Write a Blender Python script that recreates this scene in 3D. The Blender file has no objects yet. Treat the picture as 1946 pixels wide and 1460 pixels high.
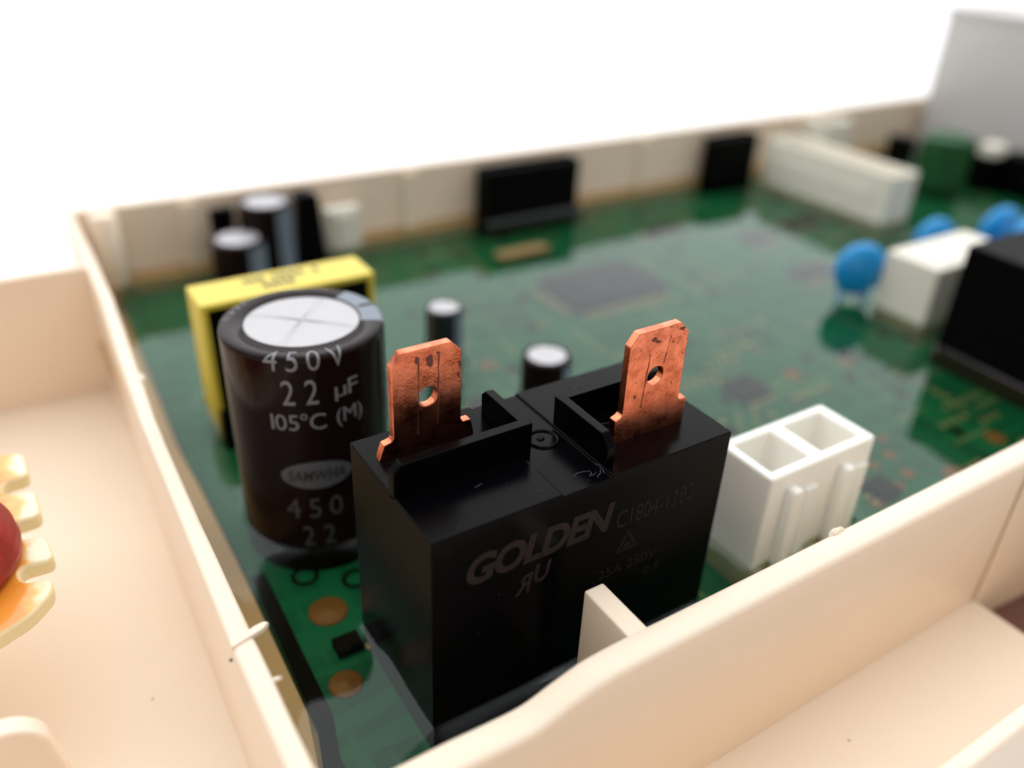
import bpy, bmesh, math, random
from mathutils import Vector, Matrix, noise
random.seed(7)
C = bpy.context.scene.collection
sc = bpy.context.scene
PI = math.pi

# ------------------------------------------------------------------ camera (1 unit = 1 cm)
cam = bpy.data.cameras.new('camera')
camo = bpy.data.objects.new('camera', cam); C.objects.link(camo)
camo.location = (-2.13343, -4.16513, 4.11003)
camo.rotation_euler = (1.037222504, -0.037809869, -0.564291435)
cam.sensor_width = 36.0
cam.lens = 1613.066 / 1946 * 36
cam.clip_start = 0.05; cam.clip_end = 2000
cam.dof.use_dof = True
cam.dof.focus_distance = 7.1
cam.dof.aperture_fstop = 0.132
sc.camera = camo

# ------------------------------------------------------------------ light: white room + large soft lamp high behind the tray
w = bpy.data.worlds.new('World'); sc.world = w; w.use_nodes = True
bg = w.node_tree.nodes['Background']
bg.inputs[0].default_value = (1.0, 0.985, 0.965, 1); bg.inputs[1].default_value = 0.62
def area(name, loc, target, size, power, col=(1, 1, 1)):
    l = bpy.data.lights.new(name, 'AREA'); l.shape = 'RECTANGLE'; l.size = size[0]; l.size_y = size[1]; l.energy = power; l.color = col
    o = bpy.data.objects.new(name, l); C.objects.link(o); o.location = loc
    o.rotation_euler = (Vector(target) - Vector(loc)).to_track_quat('-Z', 'Y').to_euler()
    return o
area('window_softbox', (20, 42, 70), (4, 3, -2), (240, 150), 208000, (0.96, 0.98, 1.0))
sc.view_settings.view_transform = 'Standard'; sc.view_settings.look = 'None'
sc.view_settings.exposure = 0.0; sc.view_settings.gamma = 1.0
sc.render.film_transparent = False
sc.cycles.max_bounces = 10; sc.cycles.transparent_max_bounces = 16

# ------------------------------------------------------------------ materials
def newmat(name):
    m = bpy.data.materials.new(name); m.use_nodes = True
    return m, m.node_tree.nodes, m.node_tree.links, m.node_tree.nodes['Principled BSDF']
def P(name, col, rough=0.5, metal=0.0, spec=0.5, bump=0.0, bscale=40, var=0.0, vscale=6, sss=0.0, coat=0.0):
    m, n, l, b = newmat(name)
    b.inputs['Base Color'].default_value = (*col, 1); b.inputs['Roughness'].default_value = rough
    b.inputs['Metallic'].default_value = metal; b.inputs['Specular IOR Level'].default_value = spec
    if coat: b.inputs['Coat Weight'].default_value = coat; b.inputs['Coat Roughness'].default_value = 0.08
    if sss:
        b.inputs['Subsurface Weight'].default_value = sss; b.inputs['Subsurface Radius'].default_value = (0.25, 0.14, 0.07)
        b.inputs['Subsurface Scale'].default_value = 0.5
    tc = n.new('ShaderNodeTexCoord')
    if var:
        t = n.new('ShaderNodeTexNoise'); t.inputs['Scale'].default_value = vscale; t.inputs['Detail'].default_value = 5
        l.new(tc.outputs['Object'], t.inputs['Vector'])
        mx = n.new('ShaderNodeMix'); mx.data_type = 'RGBA'
        mx.inputs[6].default_value = (*[c * (1 - var) for c in col], 1); mx.inputs[7].default_value = (*[min(1, c * (1 + var)) for c in col], 1)
        l.new(t.outputs['Fac'], mx.inputs[0]); l.new(mx.outputs[2], b.inputs['Base Color'])
    if bump:
        t = n.new('ShaderNodeTexNoise'); t.inputs['Scale'].default_value = bscale; t.inputs['Detail'].default_value = 4
        l.new(tc.outputs['Object'], t.inputs['Vector'])
        bp = n.new('ShaderNodeBump'); bp.inputs['Strength'].default_value = bump; bp.inputs['Distance'].default_value = 0.01
        l.new(t.outputs['Fac'], bp.inputs['Height']); l.new(bp.outputs[0], b.inputs['Normal'])
    return m
M = {}
M['cream'] = P('cream_plastic', (0.875, 0.728, 0.578), 0.40, spec=0.35, bump=0.12, bscale=60, var=0.02, vscale=1.2, sss=0.15)
M['table'] = P('white_table', (0.88, 0.88, 0.88), 0.6, spec=0.2)
M['black'] = P('black_plastic', (0.0012, 0.0012, 0.0018), 0.17, spec=0.05, bump=0.07, bscale=120)
M['blackm'] = P('black_plastic_matt', (0.0015, 0.0015, 0.0015), 0.5, spec=0.05)
M['white'] = P('white_nylon', (0.90, 0.88, 0.82), 0.4, spec=0.35, sss=0.3)
M['ivory'] = P('ivory_plastic', (0.80, 0.76, 0.66), 0.45, spec=0.3, sss=0.1)
M['sleeve'] = P('brown_sleeve', (0.011, 0.0045, 0.005), 0.13, spec=0.12, bump=0.05, bscale=20)
M['sleeve_grey'] = P('dark_blue_grey_sleeve', (0.018, 0.020, 0.026), 0.22, spec=0.5)
M['band'] = P('grey_polarity_band', (0.16, 0.19, 0.24), 0.3, spec=0.4)
M['alu'] = P('aluminium_can', (0.47, 0.46, 0.475), 0.5, metal=0.35, bump=0.1, bscale=30, var=0.06, vscale=5)
M['alu_grey'] = P('grey_metal_box', (0.60, 0.575, 0.56), 0.6, metal=0.1, spec=0.3, var=0.06, vscale=2)
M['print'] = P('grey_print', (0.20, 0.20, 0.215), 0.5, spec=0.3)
M['printdim'] = P('darker_grey_print', (0.075, 0.075, 0.08), 0.5, spec=0.2)  # darker grey for the lower lettering on the big capacitor
M['printlo'] = P('faint_relay_print', (0.022, 0.015, 0.013), 0.6, spec=0.1)
M['printfine'] = P('very_faint_relay_print', (0.015, 0.011, 0.010), 0.6, spec=0.1)
M['darkprint'] = P('dark_print', (0.02, 0.018, 0.02), 0.5)
M['brownprint'] = P('brown_black_print', (0.02, 0.015, 0.005), 0.5)
M['yellow'] = P('yellow_tape', (0.76, 0.60, 0.07), 0.35, spec=0.4, var=0.05, vscale=8)
M['blue'] = P('blue_epoxy', (0.008, 0.29, 0.68), 0.3, spec=0.5)
M['green'] = P('green_sleeve', (0.008, 0.075, 0.018), 0.45, spec=0.3)
M['pocketshade'] = P('brown_pocket_shade', (0.16, 0.07, 0.05), 0.6, spec=0.2)  # brown stands for the shade inside the floor opening
M['gold'] = P('tinned_gold_pad', (0.27, 0.15, 0.055), 0.4, spec=0.4)
M['contact'] = P('pale_contact', (0.36, 0.42, 0.27), 0.5)
M['solder'] = P('solder', (0.62, 0.58, 0.55), 0.4, metal=0.3)
M['chip'] = P('chip_epoxy', (0.012, 0.010, 0.014), 0.6, spec=0.2)
M['smd'] = P('tan_ceramic', (0.62, 0.52, 0.47), 0.5)
M['dullblack'] = P('dull_black', (0.004, 0.005, 0.004), 0.7, spec=0.1)
M['coil'] = P('red_enamelled_wire', (0.30, 0.012, 0.008), 0.35, spec=0.4, bump=0.5, bscale=9, var=0.45, vscale=5)
M['lint'] = P('pale_lint', (0.09, 0.10, 0.13), 0.8)
M['speck'] = P('dark_speck', (0.03, 0.02, 0.02), 0.8)

def mat_copper():
    m, n, l, b = newmat('copper')
    b.inputs['Metallic'].default_value = 1.0; b.inputs['Roughness'].default_value = 0.38
    tc = n.new('ShaderNodeTexCoord')
    t = n.new('ShaderNodeTexNoise'); t.inputs['Scale'].default_value = 7; t.inputs['Detail'].default_value = 8; t.inputs['Roughness'].default_value = 0.65
    l.new(tc.outputs['Object'], t.inputs['Vector'])
    r = n.new('ShaderNodeValToRGB'); e = r.color_ramp.elements
    e[0].position = 0.30; e[0].color = (0.40, 0.095, 0.045, 1); e[1].position = 0.60; e[1].color = (0.83, 0.26, 0.14, 1)
    l.new(t.outputs['Fac'], r.inputs[0])
    # tarnish specks
    t2 = n.new('ShaderNodeTexNoise'); t2.inputs['Scale'].default_value = 30; t2.inputs['Detail'].default_value = 3
    l.new(tc.outputs['Object'], t2.inputs['Vector'])
    r2 = n.new('ShaderNodeValToRGB'); e = r2.color_ramp.elements
    e[0].position = 0.26; e[0].color = (0, 0, 0, 1); e[1].position = 0.32; e[1].color = (1, 1, 1, 1)
    l.new(t2.outputs['Fac'], r2.inputs[0])
    mx = n.new('ShaderNodeMix'); mx.data_type = 'RGBA'; mx.inputs[6].default_value = (0.10, 0.03, 0.018, 1)
    l.new(r2.outputs[0], mx.inputs[0]); l.new(r.outputs[0], mx.inputs[7])
    l.new(mx.outputs[2], b.inputs['Base Color'])
    rr = n.new('ShaderNodeMapRange'); rr.inputs[3].default_value = 0.18; rr.inputs[4].default_value = 0.40
    l.new(t.outputs['Fac'], rr.inputs[0]); l.new(rr.outputs[0], b.inputs['Roughness'])
    t3 = n.new('ShaderNodeTexNoise'); t3.inputs['Scale'].default_value = 55; t3.inputs['Detail'].default_value = 3
    l.new(tc.outputs['Object'], t3.inputs['Vector'])
    bp = n.new('ShaderNodeBump'); bp.inputs['Strength'].default_value = 0.25; bp.inputs['Distance'].default_value = 0.01
    l.new(t3.outputs['Fac'], bp.inputs['Height']); l.new(bp.outputs[0], b.inputs['Normal'])
    return m
M['copper'] = mat_copper()
M['tarnish'] = P('dark_tarnish', (0.14, 0.045, 0.03), 0.6, metal=0.3, var=0.3, vscale=30)

def mat_board():
    m, n, l, b = newmat('green_solder_mask')
    tc = n.new('ShaderNodeTexCoord')
    def ramp(src, p0, c0, p1, c1):
        r = n.new('ShaderNodeValToRGB'); e = r.color_ramp.elements
        e[0].position = p0; e[0].color = (*c0, 1); e[1].position = p1; e[1].color = (*c1, 1); l.new(src, r.inputs[0]); return r.outputs[0]
    t = n.new('ShaderNodeTexNoise'); t.inputs['Scale'].default_value = 0.45; t.inputs['Detail'].default_value = 2
    l.new(tc.outputs['Object'], t.inputs['Vector'])
    base = ramp(t.outputs['Fac'], 0.40, (0.002, 0.130, 0.085), 0.60, (0.003, 0.190, 0.125))
    # copper traces under the mask, running along and across the board
    def lines(axis, sc_, seed):
        mp = n.new('ShaderNodeMapping'); mp.inputs['Scale'].default_value = (0.35, sc_, 1) if axis == 0 else (sc_, 0.35, 1)
        mp.inputs['Location'].default_value = (seed, seed * 1.7, 0)
        l.new(tc.outputs['Object'], mp.inputs['Vector'])
        v = n.new('ShaderNodeTexNoise'); v.inputs['Scale'].default_value = 1.0; v.inputs['Detail'].default_value = 0
        l.new(mp.outputs[0], v.inputs['Vector'])
        return ramp(v.outputs['Fac'], 0.52, (0, 0, 0), 0.56, (1, 1, 1))
    a = lines(0, 5.0, 3.1); c = lines(1, 4.0, 9.4)
    mx = n.new('ShaderNodeMix'); mx.data_type = 'RGBA'; mx.blend_type = 'LIGHTEN'; mx.inputs[0].default_value = 1
    l.new(a, mx.inputs[6]); l.new(c, mx.inputs[7])
    mul = n.new('ShaderNodeMath'); mul.operation = 'MULTIPLY'; mul.inputs[1].default_value = 0.55
    l.new(mx.outputs[2], mul.inputs[0])
    m2 = n.new('ShaderNodeMix'); m2.data_type = 'RGBA'; m2.inputs[7].default_value = (0.009, 0.26, 0.165, 1)
    l.new(mul.outputs[0], m2.inputs[0]); l.new(base, m2.inputs[6])
    l.new(m2.outputs[2], b.inputs['Base Color'])
    b.inputs['Roughness'].default_value = 0.5; b.inputs['Specular IOR Level'].default_value = 0.2
    return m
M['board'] = mat_board()

def mat_resin():
    m = bpy.data.materials.new('clear_yellowish_potting_resin'); m.use_nodes = True
    n = m.node_tree.nodes; l = m.node_tree.links; n.clear()
    out = n.new('ShaderNodeOutputMaterial'); mix = n.new('ShaderNodeMixShader')
    fr = n.new('ShaderNodeFresnel'); fr.inputs['IOR'].default_value = 1.46
    tr = n.new('ShaderNodeBsdfTransparent'); tr.inputs[0].default_value = (0.82, 0.72, 0.52, 1)
    gl = n.new('ShaderNodeBsdfGlossy'); gl.inputs['Roughness'].default_value = 0.035; gl.inputs[0].default_value = (0.62, 0.655, 0.665, 1)
    tc = n.new('ShaderNodeTexCoord'); t = n.new('ShaderNodeTexNoise'); t.inputs['Scale'].default_value = 1.3; t.inputs['Detail'].default_value = 1
    l.new(tc.outputs['Object'], t.inputs['Vector'])
    bp = n.new('ShaderNodeBump'); bp.inputs['Strength'].default_value = 0.12; bp.inputs['Distance'].default_value = 0.05
    l.new(t.outputs['Fac'], bp.inputs['Height'])
    l.new(bp.outputs[0], gl.inputs['Normal']); l.new(bp.outputs[0], fr.inputs['Normal'])
    l.new(fr.outputs[0], mix.inputs[0]); l.new(tr.outputs[0], mix.inputs[1]); l.new(gl.outputs[0], mix.inputs[2])
    l.new(mix.outputs[0], out.inputs['Surface'])
    return m
M['resin'] = mat_resin()

def mat_varnished():
    m, n, l, b = newmat('varnish_stained_bobbin')
    tc = n.new('ShaderNodeTexCoord')
    sp = n.new('ShaderNodeSeparateXYZ'); l.new(tc.outputs['Object'], sp.inputs[0])
    t = n.new('ShaderNodeTexNoise'); t.inputs['Scale'].default_value = 5; t.inputs['Detail'].default_value = 3
    l.new(tc.outputs['Object'], t.inputs['Vector'])
    ma = n.new('ShaderNodeMath'); ma.operation = 'MULTIPLY_ADD'; ma.inputs[1].default_value = 0.35
    l.new(t.outputs['Fac'], ma.inputs[0]); l.new(sp.outputs[0], ma.inputs[2])
    r = n.new('ShaderNodeValToRGB'); e = r.color_ramp.elements
    e[0].position = 0.56; e[0].color = (0.78, 0.27, 0.03, 1); e[1].position = 0.76; e[1].color = (0.84, 0.74, 0.50, 1)
    x = e.new(0.66); x.color = (0.82, 0.42, 0.08, 1)
    l.new(ma.outputs[0], r.inputs[0])
    ge = n.new('ShaderNodeNewGeometry'); s2 = n.new('ShaderNodeSeparateXYZ'); l.new(ge.outputs['Normal'], s2.inputs[0])
    mr = n.new('ShaderNodeMapRange'); mr.inputs[1].default_value = 0.6; mr.inputs[2].default_value = 0.95; l.new(s2.outputs[2], mr.inputs[0])
    mm = n.new('ShaderNodeMix'); mm.data_type = 'RGBA'; mm.inputs[6].default_value = (0.85, 0.72, 0.42, 1)
    l.new(mr.outputs[0], mm.inputs[0]); l.new(r.outputs[0], mm.inputs[7]); l.new(mm.outputs[2], b.inputs['Base Color'])
    b.inputs['Roughness'].default_value = 0.2; b.inputs['Coat Weight'].default_value = 0.4
    return m
M['bobbin'] = mat_varnished()

# ------------------------------------------------------------------ mesh helpers (authored in world coordinates)
def thing(name, label, cat, loc, group=None):
    o = bpy.data.objects.new(name, None); C.objects.link(o); o.location = loc
    o.empty_display_size = 0.3
    o['label'] = label; o['category'] = cat
    if group: o['group'] = group
    return o
def wloc(o):
    v = Vector((0, 0, 0))
    while o is not None:
        v += Vector(o.location); o = o.parent
    return v
def part(name, bm, mat, parent, bevel=0.0, seg=2, smooth=False, label=None, kind=None, recalc=True):
    me = bpy.data.meshes.new(name)
    if parent is not None: bmesh.ops.translate(bm, verts=bm.verts, vec=-wloc(parent))
    if recalc: bmesh.ops.recalc_face_normals(bm, faces=bm.faces)
    bm.to_mesh(me); bm.free()
    me.materials.append(mat)
    if smooth or bevel:
        for p in me.polygons: p.use_smooth = True
    o = bpy.data.objects.new(name, me); C.objects.link(o); o.parent = parent
    if bevel:
        b = o.modifiers.new('bevel', 'BEVEL'); b.width = bevel; b.segments = seg; b.limit_method = 'ANGLE'; b.angle_limit = math.radians(35)
        b.harden_normals = True
    elif smooth:
        pass
    if label: o['label'] = label
    if kind: o['kind'] = kind
    return o
def sharpen(o, ang=40):
    me = o.data; bm = bmesh.new(); bm.from_mesh(me)
    for e in bm.edges:
        if len(e.link_faces) == 2 and e.calc_face_angle(0) > math.radians(ang): e.smooth = False
    bm.to_mesh(me); bm.free()
    return o
def box(x0, x1, y0, y1, z0, z1, bm=None):
    bm = bm or bmesh.new()
    vs = [bm.verts.new((x, y, z)) for z in (z0, z1) for x, y in ((x0, y0), (x1, y0), (x1, y1), (x0, y1))]
    for f in ((3, 2, 1, 0), (4, 5, 6, 7), (0, 1, 5, 4), (1, 2, 6, 5), (2, 3, 7, 6), (3, 0, 4, 7)): bm.faces.new([vs[i] for i in f])
    return bm
def prism(pts, axis, a, b, bm=None):
    """polygon pts in the plane across 'axis', extruded from a to b"""
    bm = bm or bmesh.new()
    def co(p, t):
        return {'x': (t, p[0], p[1]), 'y': (p[0], t, p[1]), 'z': (p[0], p[1], t)}[axis]
    A = [bm.verts.new(co(p, a)) for p in pts]; B = [bm.verts.new(co(p, b)) for p in pts]
    n = len(pts)
    bm.faces.new(A[::-1]); bm.faces.new(B)
    for i in range(n): bm.faces.new((A[i], A[(i + 1) % n], B[(i + 1) % n], B[i]))
    return bm
def lathe(prof, cx, cy, n=48, bm=None, a0=0.0):
    bm = bm or bmesh.new(); rings = []
    for r, z in prof:
        if r < 1e-6: rings.append([bm.verts.new((cx, cy, z))])
        else: rings.append([bm.verts.new((cx + r * math.cos(a0 + 2 * PI * i / n), cy + r * math.sin(a0 + 2 * PI * i / n), z)) for i in range(n)])
    for A, B in zip(rings, rings[1:]):
        for i in range(n):
            j = (i + 1) % n
            if len(A) == 1 and len(B) == 1: continue
            if len(A) == 1: bm.faces.new((A[0], B[i], B[j]))
            elif len(B) == 1: bm.faces.new((A[i], A[j], B[0]))
            else: bm.faces.new((A[i], A[j], B[j], B[i]))
    return bm
def tube(pts, r, n=6, bm=None):
    bm = bm or bmesh.new(); rings = []
    pts = [Vector(p) for p in pts]
    for k, p in enumerate(pts):
        d = (pts[min(k + 1, len(pts) - 1)] - pts[max(k - 1, 0)]).normalized()
        u = d.orthogonal().normalized(); v = d.cross(u)
        if k and rings:
            pass
        rings.append([bm.verts.new(p + r * (math.cos(2 * PI * i / n) * u + math.sin(2 * PI * i / n) * v)) for i in range(n)])
    for A, B in zip(rings, rings[1:]):
        for i in range(n): bm.faces.new((A[i], A[(i + 1) % n], B[(i + 1) % n], B[i]))
    return bm
_tc = {}
def glyphs(s, offset=0.0, shear=0.0, space=1.0):
    """text as 2D verts + faces, cap height normalised to 1 with the left edge at x=0"""
    cu = bpy.data.curves.new('t', 'FONT'); cu.body = s; cu.size = 1; cu.offset = offset; cu.shear = shear; cu.space_character = space
    cu.resolution_u = 4
    o = bpy.data.objects.new('t', cu); C.objects.link(o)
    dg = bpy.context.evaluated_depsgraph_get(); me = bpy.data.meshes.new_from_object(o.evaluated_get(dg))
    V = [(v.co.x, v.co.y) for v in me.vertices]; F = [tuple(p.vertices) for p in me.polygons]
    bpy.data.objects.remove(o); bpy.data.curves.remove(cu); bpy.data.meshes.remove(me)
    x0 = min(v[0] for v in V)
    return [(x - x0, y / 0.70) for x, y in V], F, max(v[0] for v in V) - x0
def text_bm(s, x0, x1, z0, h, mapf, bm=None, cuts=(), **k):
    V, F, wd = glyphs(s, **k)
    bm = bm or bmesh.new(); sx = (x1 - x0) / wd
    vs = [bm.verts.new((x0 + x * sx, z0 + y * h, 0)) for x, y in V]
    for f in F:
        try: bm.faces.new([vs[i] for i in f])
        except ValueError: pass
    for c in cuts:
        bmesh.ops.bisect_plane(bm, geom=list(bm.verts) + list(bm.edges) + list(bm.faces), plane_co=(0, c, 0), plane_no=(0, 1, 0))
    for v in bm.verts: v.co = Vector(mapf(v.co.x, v.co.y))
    return bm

# ------------------------------------------------------------------ setting: white table
bm = box(-150, 400, -150, 600, -3.4, -3.15)
t = part('table_surface', bm, M['table'], None); t['kind'] = 'structure'; t['label'] = 'plain bright white table top under the cream tray'

# ------------------------------------------------------------------ cream plastic tray
ZT = -0.81; ZR = -2.08; ZB = -2.35; ZF = -2.8
tray = thing('plastic_tray', 'cream plastic tray with thin upright walls holding the potted green circuit board', 'plastic tray', (-1.2, -0.9, ZF))
# side partition, slightly bowed along its length
st = [(-2.66, -1.37, -1.20), (-0.7, -1.375, -1.205), (0.6, -1.375, -1.20), (2.4, -1.335, -1.178), (4.0, -1.30, -1.145), (5.6, -1.22, -1.05), (7.3, -1.12, -0.955), (9.0, -1.08, -0.915), (11.1, -1.07, -0.90)]
bm = bmesh.new()
ys = []
for (y0, a0, b0), (y1, a1, b1) in zip(st, st[1:]):
    for k in range(6):
        f = k / 6; ys.append((y0 + (y1 - y0) * f, a0 + (a1 - a0) * f, b0 + (b1 - b0) * f))
ys.append(st[-1])
rr = []
for (y, a, b) in ys:
    wob = 0.006 * noise.noise(Vector((0, y * 1.7, 3)))
    a -= 0; zt = ZT + wob * 0.7; b += wob; bb = b + 0.03; aa = a + 0.0
    r = 0.035
    sec = [(aa + 0.03, ZF - 0.1), (a, zt - r), (a + r * 0.3, zt - r * 0.3), (a + r, zt), (b - r, zt), (b - r * 0.3, zt - r * 0.3), (b, zt - r), (bb, ZF - 0.1)]
    rr.append([bm.verts.new((x, y, z)) for x, z in sec])
for A, B in zip(rr, rr[1:]):
    for i in range(8): bm.faces.new((A[i], A[(i + 1) % 8], B[(i + 1) % 8], B[i]))
bm.faces.new(rr[0]); bm.faces.new(rr[-1][::-1])
sharpen(part('side_wall', bm, M['cream'], tray, smooth=True), 60)
# front partition with its dip, and the stub rib that touches the relay
def smooth_prof(pts, n=10):
    out = []
    for i in range(len(pts) - 1):
        p0 = pts[max(i - 1, 0)]; p1 = pts[i]; p2 = pts[i + 1]; p3 = pts[min(i + 2, len(pts) - 1)]
        for k in range(n):
            t_ = k / n
            def cr(a, b, c, d): return 0.5 * (2 * b + (c - a) * t_ + (2 * a - 5 * b + 4 * c - d) * t_ ** 2 + (3 * b - a - 3 * c + d) * t_ ** 3)
            out.append((p1[0] + (p2[0] - p1[0]) * t_, cr(p0[1], p1[1], p2[1], p3[1])))
    out.append(pts[-1]); return out
fp = smooth_prof([(-1.24, -0.975), (-0.76, -0.975), (-0.32, -0.975), (0.0, -0.99), (0.28, -0.985), (0.55, -0.90), (0.80, -0.832), (1.1, ZT), (1.6, ZT)], 6) + [(x * 0.5, ZT) for x in range(4, 49)]
bm = bmesh.new(); rr = []
r = 0.055
for x, z in fp:
    ya, yb = -1.10, -0.83
    sec = [(ya, ZF - 0.1), (ya, z - r), (ya + r * 0.3, z - r * 0.3), (ya + r, z), (yb - r * 0.8, z), (yb - r * 0.25, z - r * 0.25), (yb, z - r * 0.8), (yb, ZF - 0.1)]
    rr.append([bm.verts.new((x, y, zz)) for y, zz in sec])
for A, B in zip(rr, rr[1:]):
    for i in range(8): bm.faces.new((A[i], A[(i + 1) % 8], B[(i + 1) % 8], B[i]))
bm.faces.new(rr[0]); bm.faces.new(rr[-1][::-1])
sharpen(part('front_wall', bm, M['cream'], tray, smooth=True), 60)
part('stub_rib', box(1.235, 1.43, -0.86, -0.285, -2.45, ZT - 0.004), M['cream'], tray, 0.02)
part('front_wall_fillet', prism([(6.40, -1.11), (6.40, -1.13), (6.46, -1.16), (8.2, -1.30), (24, -1.34), (24, -1.12)], 'z', ZF - 0.6, ZT - 0.06), M['cream'], tray, 0.01)
# back wall with shallow pilasters and a rounded corner post
part('back_wall', box(-1.06, 26.0, 10.9, 11.12, ZF - 0.1, ZT), M['cream'], tray, 0.04)
for x in (0.9, 5.2, 11.3, 16.4): part('wall_pilaster', box(x - 0.16, x + 0.16, 10.82, 10.91, ZF, ZT - 0.08), M['cream'], tray, 0.03)
part('corner_post', lathe([(0.0, ZF), (0.24, ZF), (0.22, ZT - 0.06), (0.18, ZT - 0.03), (0, ZT - 0.03)], -0.50, 10.72, 24), M['cream'], tray, smooth=True)
part('back_wall_ledge', box(-0.6, 25, 10.72, 10.9, ZF, ZR - 0.02), M['cream'], tray, 0.02)
part('board_floor', box(-1.12, 25, -0.82, 10.9, ZF + 0.01, -2.52), M['cream'], tray)
part('right_wall', box(25.8, 26.0, -1.1, 10.9, ZF, ZT), M['cream'], tray, 0.03)
# support ledge along the side wall, under the resin
bm = bmesh.new()
L = [(-0.82, -1.15, -0.90), (0.36, -1.15, -0.90), (0.9, -1.15, -0.79), (3.1, -1.13, -0.74), (4.5, -1.10, -0.74), (5.65, -1.02, -0.76), (8.0, -0.92, -0.68), (10.9, -0.90, -0.62)]
prism([(a, y) for y, a, b in L] + [(b, y) for y, a, b in reversed(L)], 'z', ZF, -2.30, bm)
part('side_ledge', bm, M['cream'], tray)
# side compartment
part('side_floor', box(-9, -0.98, -2.7, 8.45, ZF - 0.12, ZF), M['cream'], tray)
part('side_back_wall', box(-9, -1.06, 8.45, 8.60, ZF - 0.1, ZT), M['cream'], tray, 0.03)
part('side_outer_wall', box(-9.2, -9, -2.7, 8.6, ZF - 0.1, ZT), M['cream'], tray, 0.03)
# rounded tab standing in the side compartment
pts = [(-4.2, ZF), (-4.2, -1.12), (-2.95, -1.12)] + [(-2.95 + 0.30 * math.sin(a), -1.42 + 0.30 * math.cos(a)) for a in [PI / 2 * k / 8 for k in range(1, 9)]] + [(-2.56, -2.1), (-2.50, ZF)]
part('side_tab', prism(pts, 'y', 0.86, 1.04), M['cream'], tray, 0.035, 3)
# front compartment
part('front_floor', box(-1.30, 6.42, -2.7, -1.06, ZF - 0.12, ZF), M['cream'], tray, 0.012)
part('front_floor', box(-9, -1.30, -2.72, -2.7, ZF - 0.12, ZF), M['cream'], tray)
part('outer_wall', box(-9, 14, -2.81, -2.665, ZF - 0.5, -1.2), M['cream'], tray, 0.045, 3)
part('pocket_shade_floor', box(6.3, 14, -2.66, -1.2, -3.12, -3.08), M['pocketshade'], tray)  # brown plate, the deep shade of the opening put into its colour
part('pocket_wall', box(14.0, 14.15, -2.8, -1.1, -3.12, ZT - 0.3), M['cream'], tray, 0.02)
# moulding burrs on the side wall's top edge, seam lines
def blob(x, y, z, sx, sy, sz, seed=0, rot=0.0):
    bm = bmesh.new(); bmesh.ops.create_icosphere(bm, subdivisions=3, radius=1)
    for v in bm.verts:
        k = 1 + 0.35 * noise.noise(v.co * 1.8 + Vector((seed, 0, 0)))
        v.co = Vector((v.co.x * sx * k, v.co.y * sy * k, v.co.z * sz * k))
    bmesh.ops.rotate(bm, verts=bm.verts, cent=(0, 0, 0), matrix=Matrix.Rotation(rot, 3, 'Z'))
    bmesh.ops.translate(bm, verts=bm.verts, vec=(x, y, z)); return bm
part('edge_burr', prism([(-1.375, 0.53), (-1.12, 0.595), (-1.06, 0.64), (-1.10, 0.665), (-1.17, 0.655), (-1.27, 0.62), (-1.37, 0.60)], 'z', ZT - 0.03, ZT + 0.022), M['cream'], tray, 0.01)
part('edge_burr', blob(-1.185, 0.12, ZT - 0.02, 0.04, 0.018, 0.02, 2), M['cream'], tray, smooth=True)
part('edge_burr', blob(-1.10, 4.9, ZT - 0.02, 0.05, 0.09, 0.035, 3), M['cream'], tray, smooth=True)
part('edge_burr', blob(3.66, -0.835, ZT - 0.012, 0.10, 0.035, 0.04, 5), M['cream'], tray, smooth=True)
for (x, y, z, s) in ((-1.40, 0.50, ZT - 0.07, 0.012), (-2.05, 0.72, ZF + 0.004, 0.010), (-2.3, 1.5, ZF + 0.004, 0.006), (-1.9, 2.2, ZF + 0.004, 0.007), (2.9, -2.0, ZF + 0.004, 0.006), (3.6, -1.6, ZF + 0.004, 0.007)):
    part('dirt_speck', blob(x, y, z, s, s * 1.5, s * 0.5, x), M['speck'], tray, smooth=True)

# ------------------------------------------------------------------ circuit board, its resin and the flat chips
pcb = thing('circuit_board', 'green printed circuit board covered in glossy clear resin inside the cream tray', 'circuit board', (10, 5, ZB))
B = [(-0.86, -0.80), (-0.86, 0.36), (-0.745, 0.8), (-0.70, 3.1), (-0.71, 4.5), (-0.72, 5.65), (-0.60, 8.0), (-0.48, 10.7), (25.5, 10.7), (25.5, -0.80)]
part('board', prism(B, 'z', ZB - 0.16, ZB), M['board'], pcb)
SB = [(-0.84, -0.80), (-0.84, 0.36), (-0.73, 0.8), (-0.67, 2.85)]
part('black_edge_strip', prism([(x - 0.02, y) for x, y in SB] + [(x + 0.135, y) for x, y in reversed(SB)], 'z', ZB - 0.02, ZB + 0.02), M['dullblack'], pcb)  # black strip along the left edge of the board
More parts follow.
